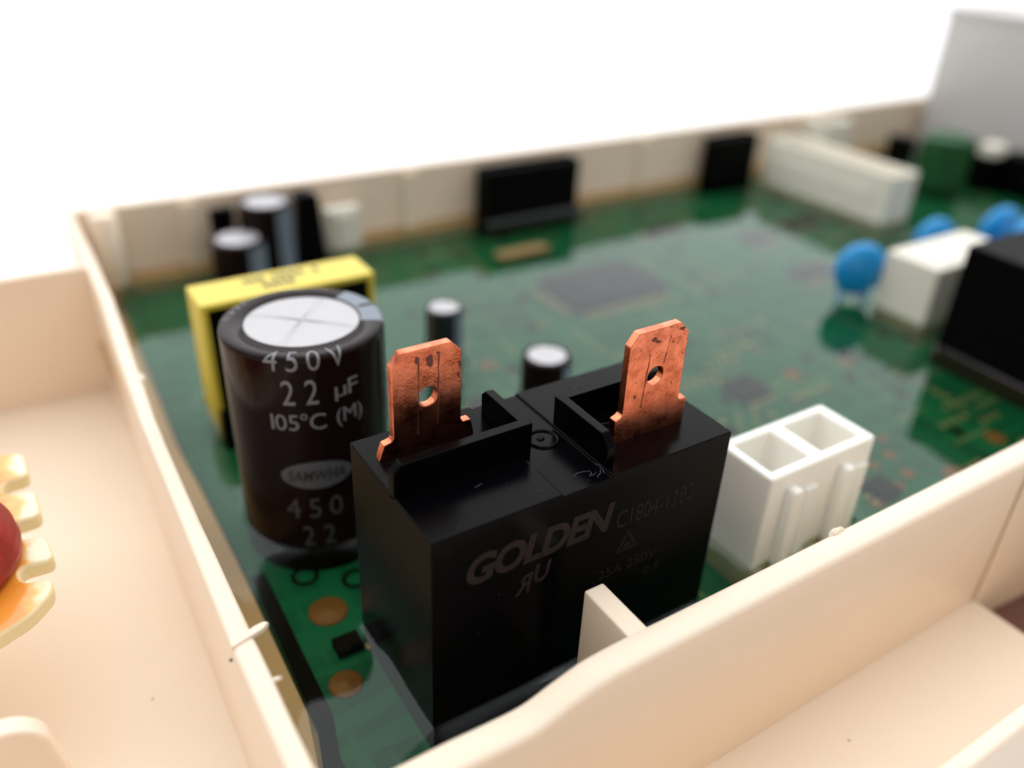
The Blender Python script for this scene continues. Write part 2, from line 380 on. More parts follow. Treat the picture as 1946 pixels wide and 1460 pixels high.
# resin surface with a meniscus climbing every part that pokes through it
MEN = [('b', 0, 3.0, 0, 1.48, 0.075, 0.20), ('c', 0.30, 3.35, 0.81, 0, 0.075, 0.16), ('b', 3.78, 5.35, 0.02, 0.80, 0.10, 0.13), ('b', -0.25, 1.98, 5.45, 6.05, 0.07, 0.13),
       ('c', 3.03, 5.40, 0.28, 0, 0.07, 0.10), ('c', 3.74, 3.86, 0.33, 0, 0.07, 0.10), ('b', 10.35, 13.3, 0.2, 2.3, 0.10, 0.15), ('b', 6.63, 9.0, 10.3, 10.7, 0.1, 0.15)]
def resin_h(x, y):
    z = ZR
    for k, a, b, c, d, am, la in MEN:
        if k == 'b':
            q = 0.12; dd = max(0, math.hypot(max(a + q - x, 0, x - b + q), max(c + q - y, 0, y - d + q)) - q)
            f = noise.noise(Vector((x * 1.6 + a, y * 1.6, 0.4))); am = am * (1 + 0.2 * f); la = la * (1 + 0.2 * f)
            if a == 0: la *= 1 + 0.6 * math.exp(-((x + 0.2) ** 2 + (y - 0.2) ** 2) / 0.25)
        else: dd = max(0, math.hypot(x - a, y - b) - c)
        if dd < 6 * la: z += am * math.exp(-dd / la)
    if y < -0.4: z += 0.10 * math.exp(-(y + 0.83) / 0.10)
    if y > 10.4: z += 0.08 * math.exp(-(10.9 - y) / 0.12)
    xl = -1.12 + max(0, y - 4) * 0.055
    if x < xl + 1: z += 0.07 * math.exp(-max(0, x - xl) / 0.10)
    return z
xs = []; x = -1.17
while x < 25.8: xs.append(x); x += 0.035 if x < 6 else 0.12
ysl = []; y = -0.83
while y < 10.9: ysl.append(y); y += 0.035 if y < 4.6 else 0.08
ysl.append(10.9)
bm = bmesh.new()
grid = [[bm.verts.new((x, y, resin_h(x, y))) for y in ysl] for x in xs]
for i in range(len(xs) - 1):
    for j in range(len(ysl) - 1):
        bm.faces.new((grid[i][j], grid[i + 1][j], grid[i + 1][j + 1], grid[i][j + 1]))
part('potting_resin', bm, M['resin'], pcb, smooth=True, recalc=False)

def disc_bm(x, y, r, z0, z1, n=24): return lathe([(0, z1 + r * 0.22), (r * 0.16, z1 + r * 0.20), (r * 0.5, z1 + r * 0.10), (r * 0.8, z1 + 0.004), (r, z1), (r, z0), (0, z0)], x, y, n)
pads = [(-0.16, 2.0, 0.20, 0.10), (-0.36, 1.06, 0.16, 0.08), (0.1, -0.35, 0.3, 0.1), (7.94, 3.08, 0.16, 0.06), (9.05, 2.95, 0.12, 0.05), (9.1, 0.42, 0.15, 0.06), (7.40, 0.90, 0.10, 0.05), (7.25, 0.51, 0.10, 0.05), (7.0, 0.85, 0.09, 0.04),
        (6.9, 0.4, 0.09, 0.04), (6.6, 0.62, 0.09, 0.04), (6.35, 0.30, 0.09, 0.04), (7.65, 1.2, 0.09, 0.04), (7.8, 0.15, 0.2, 0.05), (0.45, 7.0, 0.18, 0.07), (0.25, 6.4, 0.16, 0.07), (3.9, 5.6, 0.14, 0.05), (4.3, 4.9, 0.10, 0.05)]
for x, y, r, h in pads: part('solder_pad', disc_bm(x, y, r, ZB - 0.01, ZB + 0.012), M['gold'], pcb, smooth=True)
for x, y in ((-0.18, 2.60), (0.27, 2.30)):
    part('silkscreen_ring', lathe([(0.10, ZB + 0.006), (0.15, ZB + 0.006), (0.15, ZB - 0.01), (0.10, ZB - 0.01), (0.10, ZB + 0.006)], x, y, 28), M['dullblack'], pcb)
part('small_chip', box(-0.30, -0.04, 1.36, 1.56, ZB, ZB + 0.10), M['dullblack'], pcb, 0.01)
part('solder_pad', disc_bm(0.02, 1.36, 0.05, ZB, ZB + 0.03), M['solder'], pcb)
# big quad flat chip with its gull leads
def qfp(x0, x1, y0, y1, lead, step, gap=0.05):
    c = part('flat_chip', box(x0, x1, y0, y1, ZB + 0.03, ZB + 0.20), M['chip'], pcb, 0.015)
    bm = bmesh.new(); n = int((x1 - x0 - 0.2) / step)
    for k in range(n):
        x = x0 + 0.12 + k * step
        for s, y in ((-1, y0), (1, y1)): box(x, x + step * 0.5, min(y, y + s * lead), max(y, y + s * lead), ZB + 0.004, ZB + 0.03, bm)
    n = int((y1 - y0 - 0.2) / step)
    for k in range(n):
        y = y0 + 0.12 + k * step
        for s, x in ((-1, x0), (1, x1)): box(min(x, x + s * lead), max(x, x + s * lead), y, y + step * 0.5, ZB + 0.004, ZB + 0.03, bm)
    part('lead_row', bm, M['contact'], c, kind='stuff')
    return c
qfp(6.20, 8.25, 6.38, 7.66, 0.22, 0.08)
def soic(x0, x1, y0, y1, axis, h=0.12, mat='chip'):
    c = part('small_chip', box(x0, x1, y0, y1, ZB + 0.02, ZB + h), M[mat], pcb, 0.012)
    bm = bmesh.new()
    if axis == 'x':
        n = int((x1 - x0) / 0.127)
        for k in range(n):
            for s, y in ((-1, y0), (1, y1)): box(x0 + 0.04 + k * 0.127, x0 + 0.09 + k * 0.127, min(y, y + s * 0.12), max(y, y + s * 0.12), ZB + 0.004, ZB + 0.03, bm)
    else:
        n = int((y1 - y0) / 0.127)
        for k in range(n):
            for s, x in ((-1, x0), (1, x1)): box(min(x, x + s * 0.12), max(x, x + s * 0.12), y0 + 0.04 + k * 0.127, y0 + 0.09 + k * 0.127, ZB + 0.004, ZB + 0.03, bm)
    part('lead_row', bm, M['solder'], c, kind='stuff')
soic(6.62, 7.15, 2.78, 3.32, 'x'); soic(10.95, 11.9, 5.45, 5.95, 'x'); soic(0.55, 1.0, 6.55, 7.0, 'x', mat='chip'); soic(0.35, 0.75, 5.65, 6.1, 'y')
soic(11.5, 12.2, 7.3, 7.8, 'x'); soic(13.0, 14.0, 7.6, 8.0, 'x'); soic(9.8, 10.6, 8.6, 9.0, 'y'); soic(6.4, 6.75, 0.25, 0.6, 'y'); soic(8.0, 8.5, -0.3, 0.1, 'x'); soic(3.0, 3.4, 4.3, 4.7, 'y')
part('crystal_can', box(6.15, 7.35, 8.85, 9.22, ZB, ZB + 0.2), M['smd'], pcb, 0.08, 3)
# chip resistors and capacitors, silkscreen marks and exposed runs: countless small flat pieces
def clear(x, y):
    for k, a, b, c, d, am, la in MEN:
        if k == 'b' and a - 0.1 < x < b + 0.1 and c - 0.1 < y < d + 0.1: return False
        if k == 'c' and math.hypot(x - a, y - b) < c + 0.1: return False
    return not (6.0 < x < 8.5 and 6.1 < y < 7.9)
rg = random.Random(5)
bm1 = bmesh.new(); bm2 = bmesh.new(); bm3 = bmesh.new()
for k in range(420):
    x = rg.uniform(2.2, 22); y = rg.uniform(0, 10.3)
    if not clear(x, y): continue
    a, b = (0.10, 0.05) if rg.random() < 0.5 else (0.05, 0.10)
    if k % 3 == 0: box(x - a, x + a, y - b, y + b, ZB, ZB + 0.05, bm1)
    elif k % 3 == 1:
        for q in range(rg.randint(2, 6)):
            xx, yy = (x + q * 0.17, y) if a > b else (x, y + q * 0.17)
            box(xx - 0.035, xx + 0.035, yy - 0.05, yy + 0.05, ZB, ZB + 0.012, bm2)
    else:
        ln = rg.uniform(0.3, 1.4)
        if a > b: box(x, x + ln, y, y + 0.03, ZB, ZB + 0.006, bm3)
        else: box(x, x + 0.03, y, y + ln, ZB, ZB + 0.006, bm3)
for q in range(7): box(5.75 + q * 0.16, 5.83 + q * 0.16, 2.35 + (q % 2) * 0.2, 2.45 + (q % 2) * 0.2, ZB, ZB + 0.02, bm2)
for q in range(5): box(7.35 + q * 0.17, 7.45 + q * 0.17, 2.5, 2.62, ZB, ZB + 0.02, bm2)
for (x0, x1, y) in ((6.05, 8.5, 6.12), (6.05, 8.5, 7.92)): box(x0, x1, y, y + 0.03, ZB, ZB + 0.008, bm3)
box(0.5, 0.62, 7.6, 9.3, ZB, ZB + 0.01, bm2)
part('chip_components', bm1, M['chip'], pcb, kind='stuff'); part('contact_pads', bm2, M['contact'], pcb, kind='stuff')
M['silk'] = P('pale_green_silkscreen', (0.25, 0.42, 0.25), 0.6); part('silkscreen_lines', bm3, M['silk'], pcb, kind='stuff')

# ------------------------------------------------------------------ black power relay
relay = thing('power_relay', 'large black power relay with two upright copper blade terminals at the front of the board', 'relay', (1.5, 0.74, ZB))
def relay_body():
    bm = bmesh.new(); W = 1.48; X = 3.0; cx0, cx1 = 1.17, 1.655; dz = 0.022
    # outline of the front view, top with a shallow channel, extruded through the depth
    bm = prism([(0, ZB), (X, ZB), (X, 0), (cx1 + 0.006, 0), (cx1, -dz), (cx0, -dz), (cx0 - 0.006, 0), (0, 0)], 'y', 0, W)
    return bm
body = part('relay_case', relay_body(), M['black'], relay, 0.022, 3)
def lrib(pts, z0, z1, ch):
    pass
RH = 0.285
# left L guard: bar in front of the terminal, arm going back; ends chamfered
def bar_x(x0, x1, y0, y1, ch0=0.0, ch1=0.0):
    return prism([(x0, -0.05), (x1, -0.05), (x1, RH - ch1), (x1 - ch1, RH), (x0 + ch0, RH), (x0, RH - ch0)], 'y', y0, y1)
def bar_y(y0, y1, x0, x1, ch0=0.0, ch1=0.0):
    return prism([(y0, -0.05), (y1, -0.05), (y1, RH - ch1), (y1 - ch1, RH), (y0 + ch0, RH), (y0, RH - ch0)], 'x', x0, x1)
part('guard_rib', bar_x(0.0, 1.265, 0.615, 0.705, 0.07, 0), M['black'], relay, 0.008)
part('guard_rib', bar_y(0.700, 1.30, 1.18, 1.262, 0, 0.06), M['black'], relay, 0.008)
part('guard_rib', bar_x(1.675, 2.97, 0.80, 0.885, 0, 0.07), M['black'], relay, 0.008)
part('guard_rib', bar_y(0.12, 0.803, 1.678, 1.76, 0.10, 0), M['black'], relay, 0.008)
part('ejector_mark', lathe([(0.0, -0.024), (0.118, -0.024), (0.122, -0.006), (0.14, -0.004), (0.15, -0.03)], 1.475, 0.74, 36), M['black'], relay, smooth=True)
part('gate_stub', lathe([(0, -0.008), (0.03, -0.010), (0.045, -0.03)], 1.46, 0.76, 16), M['black'], relay, smooth=True)
# copper blades
def blade(x0, yf, zoff, topz, hole_z, cz, feet):
    """Outline in x/z with a round hole, extruded 0.08 deep"""
    x1 = x0 + 0.63; s = zoff
    out = [(x0 - 0.15, -0.04), (x0 - 0.085, s - 0.01), (x0 - 0.02, s + 0.005), (x0, s + 0.03), (x0, topz - 0.11), (x0 + 0.085, topz), (x1 - 0.10, topz), (x1, topz - 0.10), (x1, s + 0.03), (x1 + 0.015, s), (x1 + 0.09, s), (x1 + 0.10, s - 0.02), (x1 + 0.135, -0.04)]
    if feet == 'R': out[0] = (x0 - 0.075, -0.04); out[1] = (x0 - 0.075, s - 0.012); out[-1] = (x1 + 0.09, -0.04)
    hc = (x0 + 0.315, hole_z); hr = 0.088; n = 28
    import bisect
    bm = bmesh.new()
    ed = []
    vo = [bm.verts.new((x, yf, z)) for x, z in out]; vh = [bm.verts.new((hc[0] + hr * math.cos(2 * PI * k / n), yf, hc[1] + hr * math.sin(2 * PI * k / n))) for k in range(n)]
    for L_ in (vo, vh):
        for i in range(len(L_)): ed.append(bm.edges.new((L_[i], L_[(i + 1) % len(L_)])))
    bmesh.ops.triangle_fill(bm, use_beauty=True, use_dissolve=False, edges=ed)
    g = bmesh.ops.extrude_face_region(bm, geom=list(bm.faces))
    bmesh.ops.translate(bm, verts=[v for v in g['geom'] if isinstance(v, bmesh.types.BMVert)], vec=(0, 0.08, 0))
    return bm
bl = part('copper_blade', blade(0.235, 1.10, 0.15, 0.945, 0.495, 0, 'L'), M['copper'], relay, 0.010, 2, label='left copper blade terminal behind the guard rib')
br = part('copper_blade', blade(2.01, 0.36, 0.245, 1.025, 0.57, 0, 'R'), M['copper'], relay, 0.010, 2, label='right copper blade terminal, brighter and fully exposed')
# scored grooves and tarnish left by a pulled-off plug
def scratch(pts, y, wd, par, mat='tarnish'):
    bm = bmesh.new(); rg = random.Random(int(pts[0][0] * 1000))
    P_ = []
    for (a, b) in zip(pts, pts[1:]):
        for k in range(10):
            f = k / 10; P_.append((a[0] + (b[0] - a[0]) * f + rg.uniform(-1, 1) * 0.0025, a[1] + (b[1] - a[1]) * f))
    P_.append(pts[-1]); L_ = []; R_ = []
    for x, z in P_:
        ww = wd * rg.uniform(0.3, 1.2); L_.append(bm.verts.new((x - ww, y, z))); R_.append(bm.verts.new((x + ww, y, z)))
    for i in range(len(L_) - 1): bm.faces.new((L_[i], R_[i], R_[i + 1], L_[i + 1]))
    part('scratch', bm, M[mat], par)
for a in ([(2.235, 0.80), (2.205, 0.30)], [(2.44, 0.93), (2.40, 0.68)], [(2.095, 0.955), (2.16, 0.985), (2.5, 0.985), (2.60, 0.93)]): scratch(a, 0.3565, 0.0045, br)
for a in ([(0.475, 0.84), (0.455, 0.15)], [(0.655, 0.86), (0.64, 0.20)]): scratch(a, 1.0965, 0.006, bl)
def stain(cx, cz, rx, rz, y, par, seed):
    bm = bmesh.new(); vs = []
    for k in range(26):
        a = 2 * PI * k / 26; q = 1 + 0.45 * noise.noise(Vector((math.cos(a) * 1.6 + seed, math.sin(a) * 1.6, seed)))
        vs.append(bm.verts.new((cx + rx * q * math.cos(a), y, cz + rz * q * math.sin(a))))
    bm.faces.new(vs); part('tarnish_spot', bm, M['tarnish'], par)
for s_ in ((0.575, 0.82, 0.035, 0.05, 4.1), (0.46, 0.85, 0.02, 0.03, 5.2), (0.845, 0.72, 0.012, 0.035, 2), (0.835, 0.62, 0.012, 0.02, 3), (0.65, 0.87, 0.015, 0.012, 8)): stain(s_[0], s_[1], s_[2], s_[3], 1.0968, bl, s_[4])
for s_ in ((2.26, 0.93, 0.03, 0.018, 1), (2.31, 0.90, 0.03, 0.012, 2.4), (2.56, 0.965, 0.03, 0.015, 3), (2.23, 0.71, 0.006, 0.006, 5), (2.47, 0.86, 0.006, 0.006, 6), (2.12, 0.42, 0.012, 0.02, 7), (2.52, 0.45, 0.008, 0.008, 8), (2.13, 0.86, 0.008, 0.005, 9), (2.2, 0.30, 0.012, 0.01, 10), (2.60, 0.72, 0.005, 0.007, 12), (2.45, 0.60, 0.005, 0.005, 13)): stain(s_[0], s_[1], s_[2], s_[3], 0.3568, br, s_[4])
# printing on the front face
fr = lambda x, z: (x, -0.0025, z)
part('printed_name', text_bm('GOLDEN', 0.295, 1.72, -0.555, 0.265, fr, offset=0.04, shear=0.22, space=0.93), M['printlo'], relay)
part('printed_code', text_bm('C1804-12B2', 1.76, 2.64, -0.60, 0.185, fr), M['printfine'], relay)
part('printed_rating', text_bm('25A 250V~', 1.62, 2.38, -1.13, 0.11, fr), M['printfine'], relay)
part('printed_rating', text_bm('0.5', 2.16, 2.34, -1.30, 0.09, fr), M['printfine'], relay)
def tri(cx, z0, s, t_):
    bm = bmesh.new(); h = s * 0.95
    o = [(cx - s / 2, z0), (cx + s / 2, z0), (cx, z0 + h)]; i = [(cx - s / 2 + t_ * 1.7, z0 + t_), (cx + s / 2 - t_ * 1.7, z0 + t_), (cx, z0 + h - t_ * 2)]
    a = [bm.verts.new(fr(*p)) for p in o]; b = [bm.verts.new(fr(*p)) for p in i]
    for k in range(3): bm.faces.new((a[k], a[(k + 1) % 3], b[(k + 1) % 3], b[k]))
    return bm
bm = tri(1.91, -0.89, 0.24, 0.022); tri_in = [bm.verts.new(fr(*p)) for p in ((1.86, -0.855), (1.96, -0.855), (1.91, -0.79))]; bm.faces.new(tri_in)
part('printed_triangle_mark', bm, M['printfine'], relay)
mir = lambda x, z: (2 * 0.835 - x + 0.0, -0.0025, z)
part('printed_mark', text_bm('R', 0.745, 0.925, -0.88, 0.19, mir, offset=0.03, shear=-0.2), M['printlo'], relay)
part('printed_mark', text_bm('U', 0.93, 1.10, -0.82, 0.19, fr, offset=0.03, shear=0.2), M['printlo'], relay)
for k, (a, b, z, s) in enumerate(((0.65, 1.15, -1.12, 'S C'), )): pass
# fibres and dust on top
bm = bmesh.new(); rg = random.Random(11)
def fibre(x, y, z, L_, r=0.0015):
    a = rg.uniform(0, 6.28); pts = []; p = Vector((x, y, z))
    for k in range(9):
        pts.append(p.copy()); a += rg.uniform(-0.7, 0.7); p = p + Vector((math.cos(a) * L_, math.sin(a) * L_, rg.uniform(-0.3, 0.5) * L_ * (1 if k < 4 else -1)))
    tube(pts, r, 4, bm)
for x, y, z, L_ in ((1.52, 0.16, -0.01, 0.018), (1.58, 0.12, -0.01, 0.016), (1.62, 0.20, 0.01, 0.018), (1.60, 0.10, 0.02, 0.014), (1.50, 0.10, -0.01, 0.012), (1.9, 0.62, 0.05, 0.028), (1.95, 0.55, 0.02, 0.02), (2.15, 1.36, 0.01, 0.022), (2.25, 1.2, 0.01, 0.02), (0.60, 0.42, 0.005, 0.010), (1.02, 0.15, 0.005, 0.008)): fibre(x, y, z, L_)
part('lint_fibres', bm, M['lint'], relay, kind='stuff')
bm = bmesh.new()
for k in range(46):
    x = rg.uniform(0.05, 2.95); y = rg.uniform(0.03, 1.45); s_ = rg.uniform(0.0018, 0.0042); z = 0.002
    if 1.16 < x < 1.66: z = -0.02
    box(x, x + s_, y, y + s_, z, z + s_, bm)
for k in range(16):
    x = rg.uniform(0.05, 2.9); z = rg.uniform(-1.9, -0.1); s_ = rg.uniform(0.002, 0.005); box(x, x + s_, -0.004, -0.001, z, z + s_, bm)
part('dust_specks', bm, M['lint'], relay, kind='stuff')

# ------------------------------------------------------------------ electrolytic capacitors
def sleeve_profile(R, zt, zb, rc=0.09, lip=0.2):
    pr = [(R, zb)]
    pr.append((R, zt - rc - 0.02)); pr.append((R, zt - rc - 0.004))
    for k in range(1, 7):
        a = PI / 2 * k / 6; pr.append((R - rc + rc * math.cos(a), zt - rc + rc * math.sin(a)))
    pr.append((R - rc - 0.01, zt + 0.0005))
    pr.append((R - lip, zt + 0.0)); pr.append((R - lip - 0.01, zt - 0.012))
    return pr
CX, CY, CR, CT = 0.30, 3.35, 0.81, 0.262
cap = thing('electrolytic_capacitor', 'large brown-black electrolytic capacitor marked 450V 22µF, silver vented top, behind the relay', 'capacitor', (CX, CY, ZB))
CRC = 0.05; LIP = 0.235
part('sleeve', lathe(sleeve_profile(CR, CT, ZB, CRC, LIP), CX, CY, 96), M['sleeve'], cap, smooth=True)
GA = math.radians(48)
# vented top disc: two crossing grooves
def vent_disc(R, z, cx, cy, ang, depth=0.02, n=96, m=26, w_=0.018):
    bm = bmesh.new(); rings = []
    for i in range(m + 1):
        r = R * i / m
        if i == 0: rings.append([bm.verts.new((cx, cy, z - depth))]); continue
        ring = []
        for k in range(n):
            a = 2 * PI * k / n; x, y = r * math.cos(a), r * math.sin(a)
            d = 9
            for q in (0, PI / 2):
                ux, uy = math.cos(ang + q), math.sin(ang + q); dd = abs(-uy * x + ux * y)
                if r < R * 0.93: d = min(d, dd)
            zz = z - depth * math.exp(-(d / w_) ** 2) + 0.012 * (1 - (r / R) ** 2)
            ring.append(bm.verts.new((cx + x, cy + y, zz)))
        rings.append(ring)
    for A, B_ in zip(rings, rings[1:]):
        for k in range(n):
            j = (k + 1) % n
            if len(A) == 1: bm.faces.new((A[0], B_[k], B_[j]))
            else: bm.faces.new((A[k], A[j], B_[j], B_[k]))
    return bm
part('vented_top', vent_disc(CR - LIP + 0.005, CT - 0.012, CX, CY, GA, 0.03), M['alu'], cap, smooth=True)
# printing wrapped on the can: (arc length s, height) -> surface, running up over the rounded rim
def capmap(s, z, off=0.004):
    th = -PI / 2 + s / CR
    zc = CT - CRC
    if z <= zc: r, zz = CR + off, z
    else:
        a = (z - zc) / CRC
        if a < PI / 2: r, zz = CR - CRC + (CRC + off) * math.cos(a), zc + (CRC + off) * math.sin(a)
        else: r, zz = CR - CRC - (z - zc - CRC * PI / 2), CT + off
    return (CX + r * math.cos(th), CY + r * math.sin(th), zz)
def glyph_h(c): return 1
def sx(xw, yw): return (math.atan2(yw - CY, xw - CX) + PI / 2) * CR
TB = M['print']
def ctext(s, s0, s1, z0, h, name='printed_value', **k):
    ws = [glyphs(c)[2] for c in s]; gap = {4: 0.28, 2: 0.36, 3: 0.30, 5: 0.07}[len(s)] if s[0] in '42' else 0.07
    k_ = (s1 - s0) / (sum(ws) + gap * (len(s) - 1)); x = s0
    zc = CT - CRC; cuts = [zc + CRC * a / 6 * PI / 2 for a in range(0, 7)]
    for c, w_ in zip(s, ws):
        zz, hh = z0, h
        hh2 = glyph_h(c)
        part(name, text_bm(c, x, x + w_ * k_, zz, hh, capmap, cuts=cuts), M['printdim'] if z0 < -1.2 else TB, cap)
        x += (w_ + gap) * k_
ctext('450V', -0.655, 0.13, 0.125, 0.245, space=1.55)
ctext('22', -0.51, -0.17, -0.245, 0.275, space=1.75)
ctext('µF', -0.01, 0.245, -0.215, 0.175, space=1.15)
ctext('105°C', -0.645, -0.115, -0.53, 0.18)
ctext('(M)', -0.01, 0.275, -0.505, 0.165)
bm = bmesh.new(); vs = []
for k in range(40):
    a = 2 * PI * k / 40; vs.append((-0.27 + 0.36 * math.cos(a), -1.05 + 0.165 * math.sin(a)))
for i in range(14):
    for j in range(1): pass
cols = 24; top = []; bot = []
for i in range(cols + 1):
    u = -1 + 2 * i / cols; u = math.sin(u * PI / 2); q = 0.165 * math.sqrt(max(0, 1 - u * u))
    top.append(bm.verts.new(capmap(-0.25 + 0.36 * u, -1.08 + q + 1e-4, 0.003))); bot.append(bm.verts.new(capmap(-0.25 + 0.36 * u, -1.08 - q - 1e-4, 0.003)))
for i in range(cols): bm.faces.new((bot[i], bot[i + 1], top[i + 1], top[i]))
M['logo'] = P('logo_grey', (0.10, 0.105, 0.12), 0.4)
part('printed_logo_oval', bm, M['logo'], cap)
part('printed_name', text_bm('SAMWHA', -0.54, 0.04, -1.145, 0.13, lambda s, z: capmap(s, z, 0.007), offset=0.012, shear=0.15), M['darkprint'], cap)
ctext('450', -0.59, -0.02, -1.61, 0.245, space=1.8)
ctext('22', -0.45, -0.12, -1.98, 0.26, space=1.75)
# pale polarity band running down the back right and over the rim, light lettering at the back left
def band(s0, s1, z0, z1, off=0.0035, ns=10):
    bm = bmesh.new(); nz = 16; g = []
    zl = [z0 + (CT - CRC - z0) * k / 4 for k in range(5)] + [CT - CRC + (z1 - CT + CRC) * k / nz for k in range(1, nz + 1)]
    for i in range(ns + 1): g.append([bm.verts.new(capmap(s0 + (s1 - s0) * i / ns, z, off)) for z in zl])
    for i in range(ns):
        for j in range(len(zl) - 1): bm.faces.new((g[i][j], g[i + 1][j], g[i + 1][j + 1], g[i][j + 1]))
    return bm
sB = CR * math.radians(92)
part('polarity_band', band(sB - 0.44, sB + 0.44, -1.9, CT + 0.205), M['band'], cap, smooth=True)
part('polarity_mark', band(sB - 0.03, sB + 0.03, CT - 0.4, CT + 0.17, 0.007, 3), M['sleeve'], cap, smooth=True)
ctext('400V', -2.15, -1.62, 0.15, 0.20)

def small_cap(name, label, x, y, r, zt, mat='sleeve_grey', band_deg=None, group=None, lean=(0, 0)):
    t = thing(name, label, 'capacitor', (x, y, ZB), group)
    part('sleeve', lathe(sleeve_profile(r, zt, ZB, 0.05, r * 0.22), x, y, 40), M[mat], t, smooth=True)
    part('vented_top', vent_disc(r * 0.78 + 0.005, zt - 0.010, x, y, 0.6, 0.012, 40, 10, 0.02), M['alu'], t, smooth=True)
    if band_deg is not None:
        bm = bmesh.new(); a0 = math.radians(band_deg); g = []
        for i in range(9):
            a = a0 + (i - 4) * 0.11
            g.append([bm.verts.new((x + (r + 0.004) * math.cos(a), y + (r + 0.004) * math.sin(a), z)) for z in (ZB + 0.1, zt - 0.06)])
        for i in range(8): bm.faces.new((g[i][0], g[i + 1][0], g[i + 1][1], g[i][1]))
        part('polarity_band', bm, M['band'], t, smooth=True)
    return t
small_cap('electrolytic_capacitor', 'slim dark capacitor with silver top standing behind the left copper blade', 3.03, 5.42, 0.27, -1.06, 'sleeve_grey', -60)
small_cap('electrolytic_capacitor', 'short dark capacitor with silver top just behind the middle of the relay', 3.74, 3.86, 0.34, -1.27, 'sleeve', -60)
small_cap('electrolytic_capacitor', 'shorter dark capacitor with silver top, before its taller twin in the far left corner', 1.40, 9.75, 0.46, -1.24, 'sleeve', -60)
small_cap('electrolytic_capacitor', 'taller dark capacitor with silver top, behind the shorter one in the far left corner', 2.06, 10.20, 0.46, -0.83, 'sleeve', -60)

t = thing('transistor', 'black heat-sunk transistor block leaning beside the far left capacitors', 'transistor', (2.85, 10.3, ZB))
part('package', prism([(2.62, ZB), (3.14, ZB), (3.04, -0.90), (2.98, -0.82), (2.66, -0.80)], 'y', 10.15, 10.50), M['blackm'], t, 0.03)
part('lead', box(2.75, 2.80, 10.3, 10.34, ZB - 0.1, ZB + 0.05), M['solder'], t)
t = thing('diode_block', 'small black component tucked behind the far left capacitors against the wall', 'electronic component', (1.40, 10.65, ZB))
part('package', box(1.20, 1.60, 10.55, 10.72, ZB, -1.0), M['blackm'], t, 0.03)
part('lead', box(1.3, 1.34, 10.6, 10.64, ZB - 0.1, ZB), M['solder'], t)
t = thing('small_plug_socket', 'small cream plug socket against the far wall right of the left corner capacitors', 'connector', (3.62, 10.7, ZB))
bm = box(3.28, 3.98, 10.50, 10.78, ZB, -1.30); part('housing', bm, M['ivory'], t, 0.05)
part('latch', box(3.45, 3.8, 10.44, 10.51, ZB, -1.4), M['ivory'], t, 0.02)

# ------------------------------------------------------------------ yellow taped transformer
tr = thing('tape_wrapped_transformer', 'flat black transformer wrapped in bright yellow tape behind the big capacitor', 'transformer', (0.87, 5.75, ZB))
X0, X1, Y0, Y1, ZT_ = -0.245, 2.00, 5.42, 6.08, -0.35
bm = bmesh.new(); tk = 0.085
o = [(X0, -2.25), (X1, -2.25), (X1, ZT_), (X0, ZT_)]; i_ = [(X0 + tk, -2.25 + tk), (X1 - tk, -2.25 + tk), (X1 - tk, ZT_ - tk), (X0 + tk, ZT_ - tk)]
A = [bm.verts.new((x, Y0, z)) for x, z in o]; B_ = [bm.verts.new((x, Y0, z)) for x, z in i_]; A2 = [bm.verts.new((x, Y1, z)) for x, z in o]; B2 = [bm.verts.new((x, Y1, z)) for x, z in i_]
for k in range(4):
    j = (k + 1) % 4
    bm.faces.new((A[k], A[j], B_[j], B_[k])); bm.faces.new((A2[k], B2[k], B2[j], A2[j])); bm.faces.new((A[k], A2[k], A2[j], A[j])); bm.faces.new((B_[k], B_[j], B2[j], B2[k]))
part('yellow_tape', bm, M['yellow'], tr, 0.02)
part('ferrite_core', box(X0 + tk + 0.005, X1 - tk - 0.005, Y0 + 0.035, Y1 - 0.04, -2.15, ZT_ - tk - 0.005), M['blackm'], tr, 0.02)
part('pin_base', box(X0 + 0.03, X0 + 0.5, Y0 - 0.16, Y0 - 0.003, ZB, -1.80), M['blackm'], tr, 0.02)
part('pin_base', box(X1 - 0.5, X1 - 0.05, Y0 - 0.16, Y0 - 0.003, ZB, -1.80), M['blackm'], tr, 0.02)
tp = lambda x, y: (x, y, ZT_ + 0.003)
bm = bmesh.new(); rg = random.Random(3)
for (xa, xb, yy) in ((0.42, 1.35, 5.88), (0.60, 1.15, 5.66)):
    x = xa
    while x < xb:
        w_ = rg.uniform(0.05, 0.10)
        if rg.random() < 0.8:
            vv = [bm.verts.new(tp(a, b)) for a, b in ((x, yy - 0.07), (x + w_, yy - 0.07), (x + w_, yy + 0.07), (x, yy + 0.07))]; bm.faces.new(vv)
        x += w_ + 0.025
part('blurred_printed_marks', bm, M['brownprint'], tr, kind='stuff')

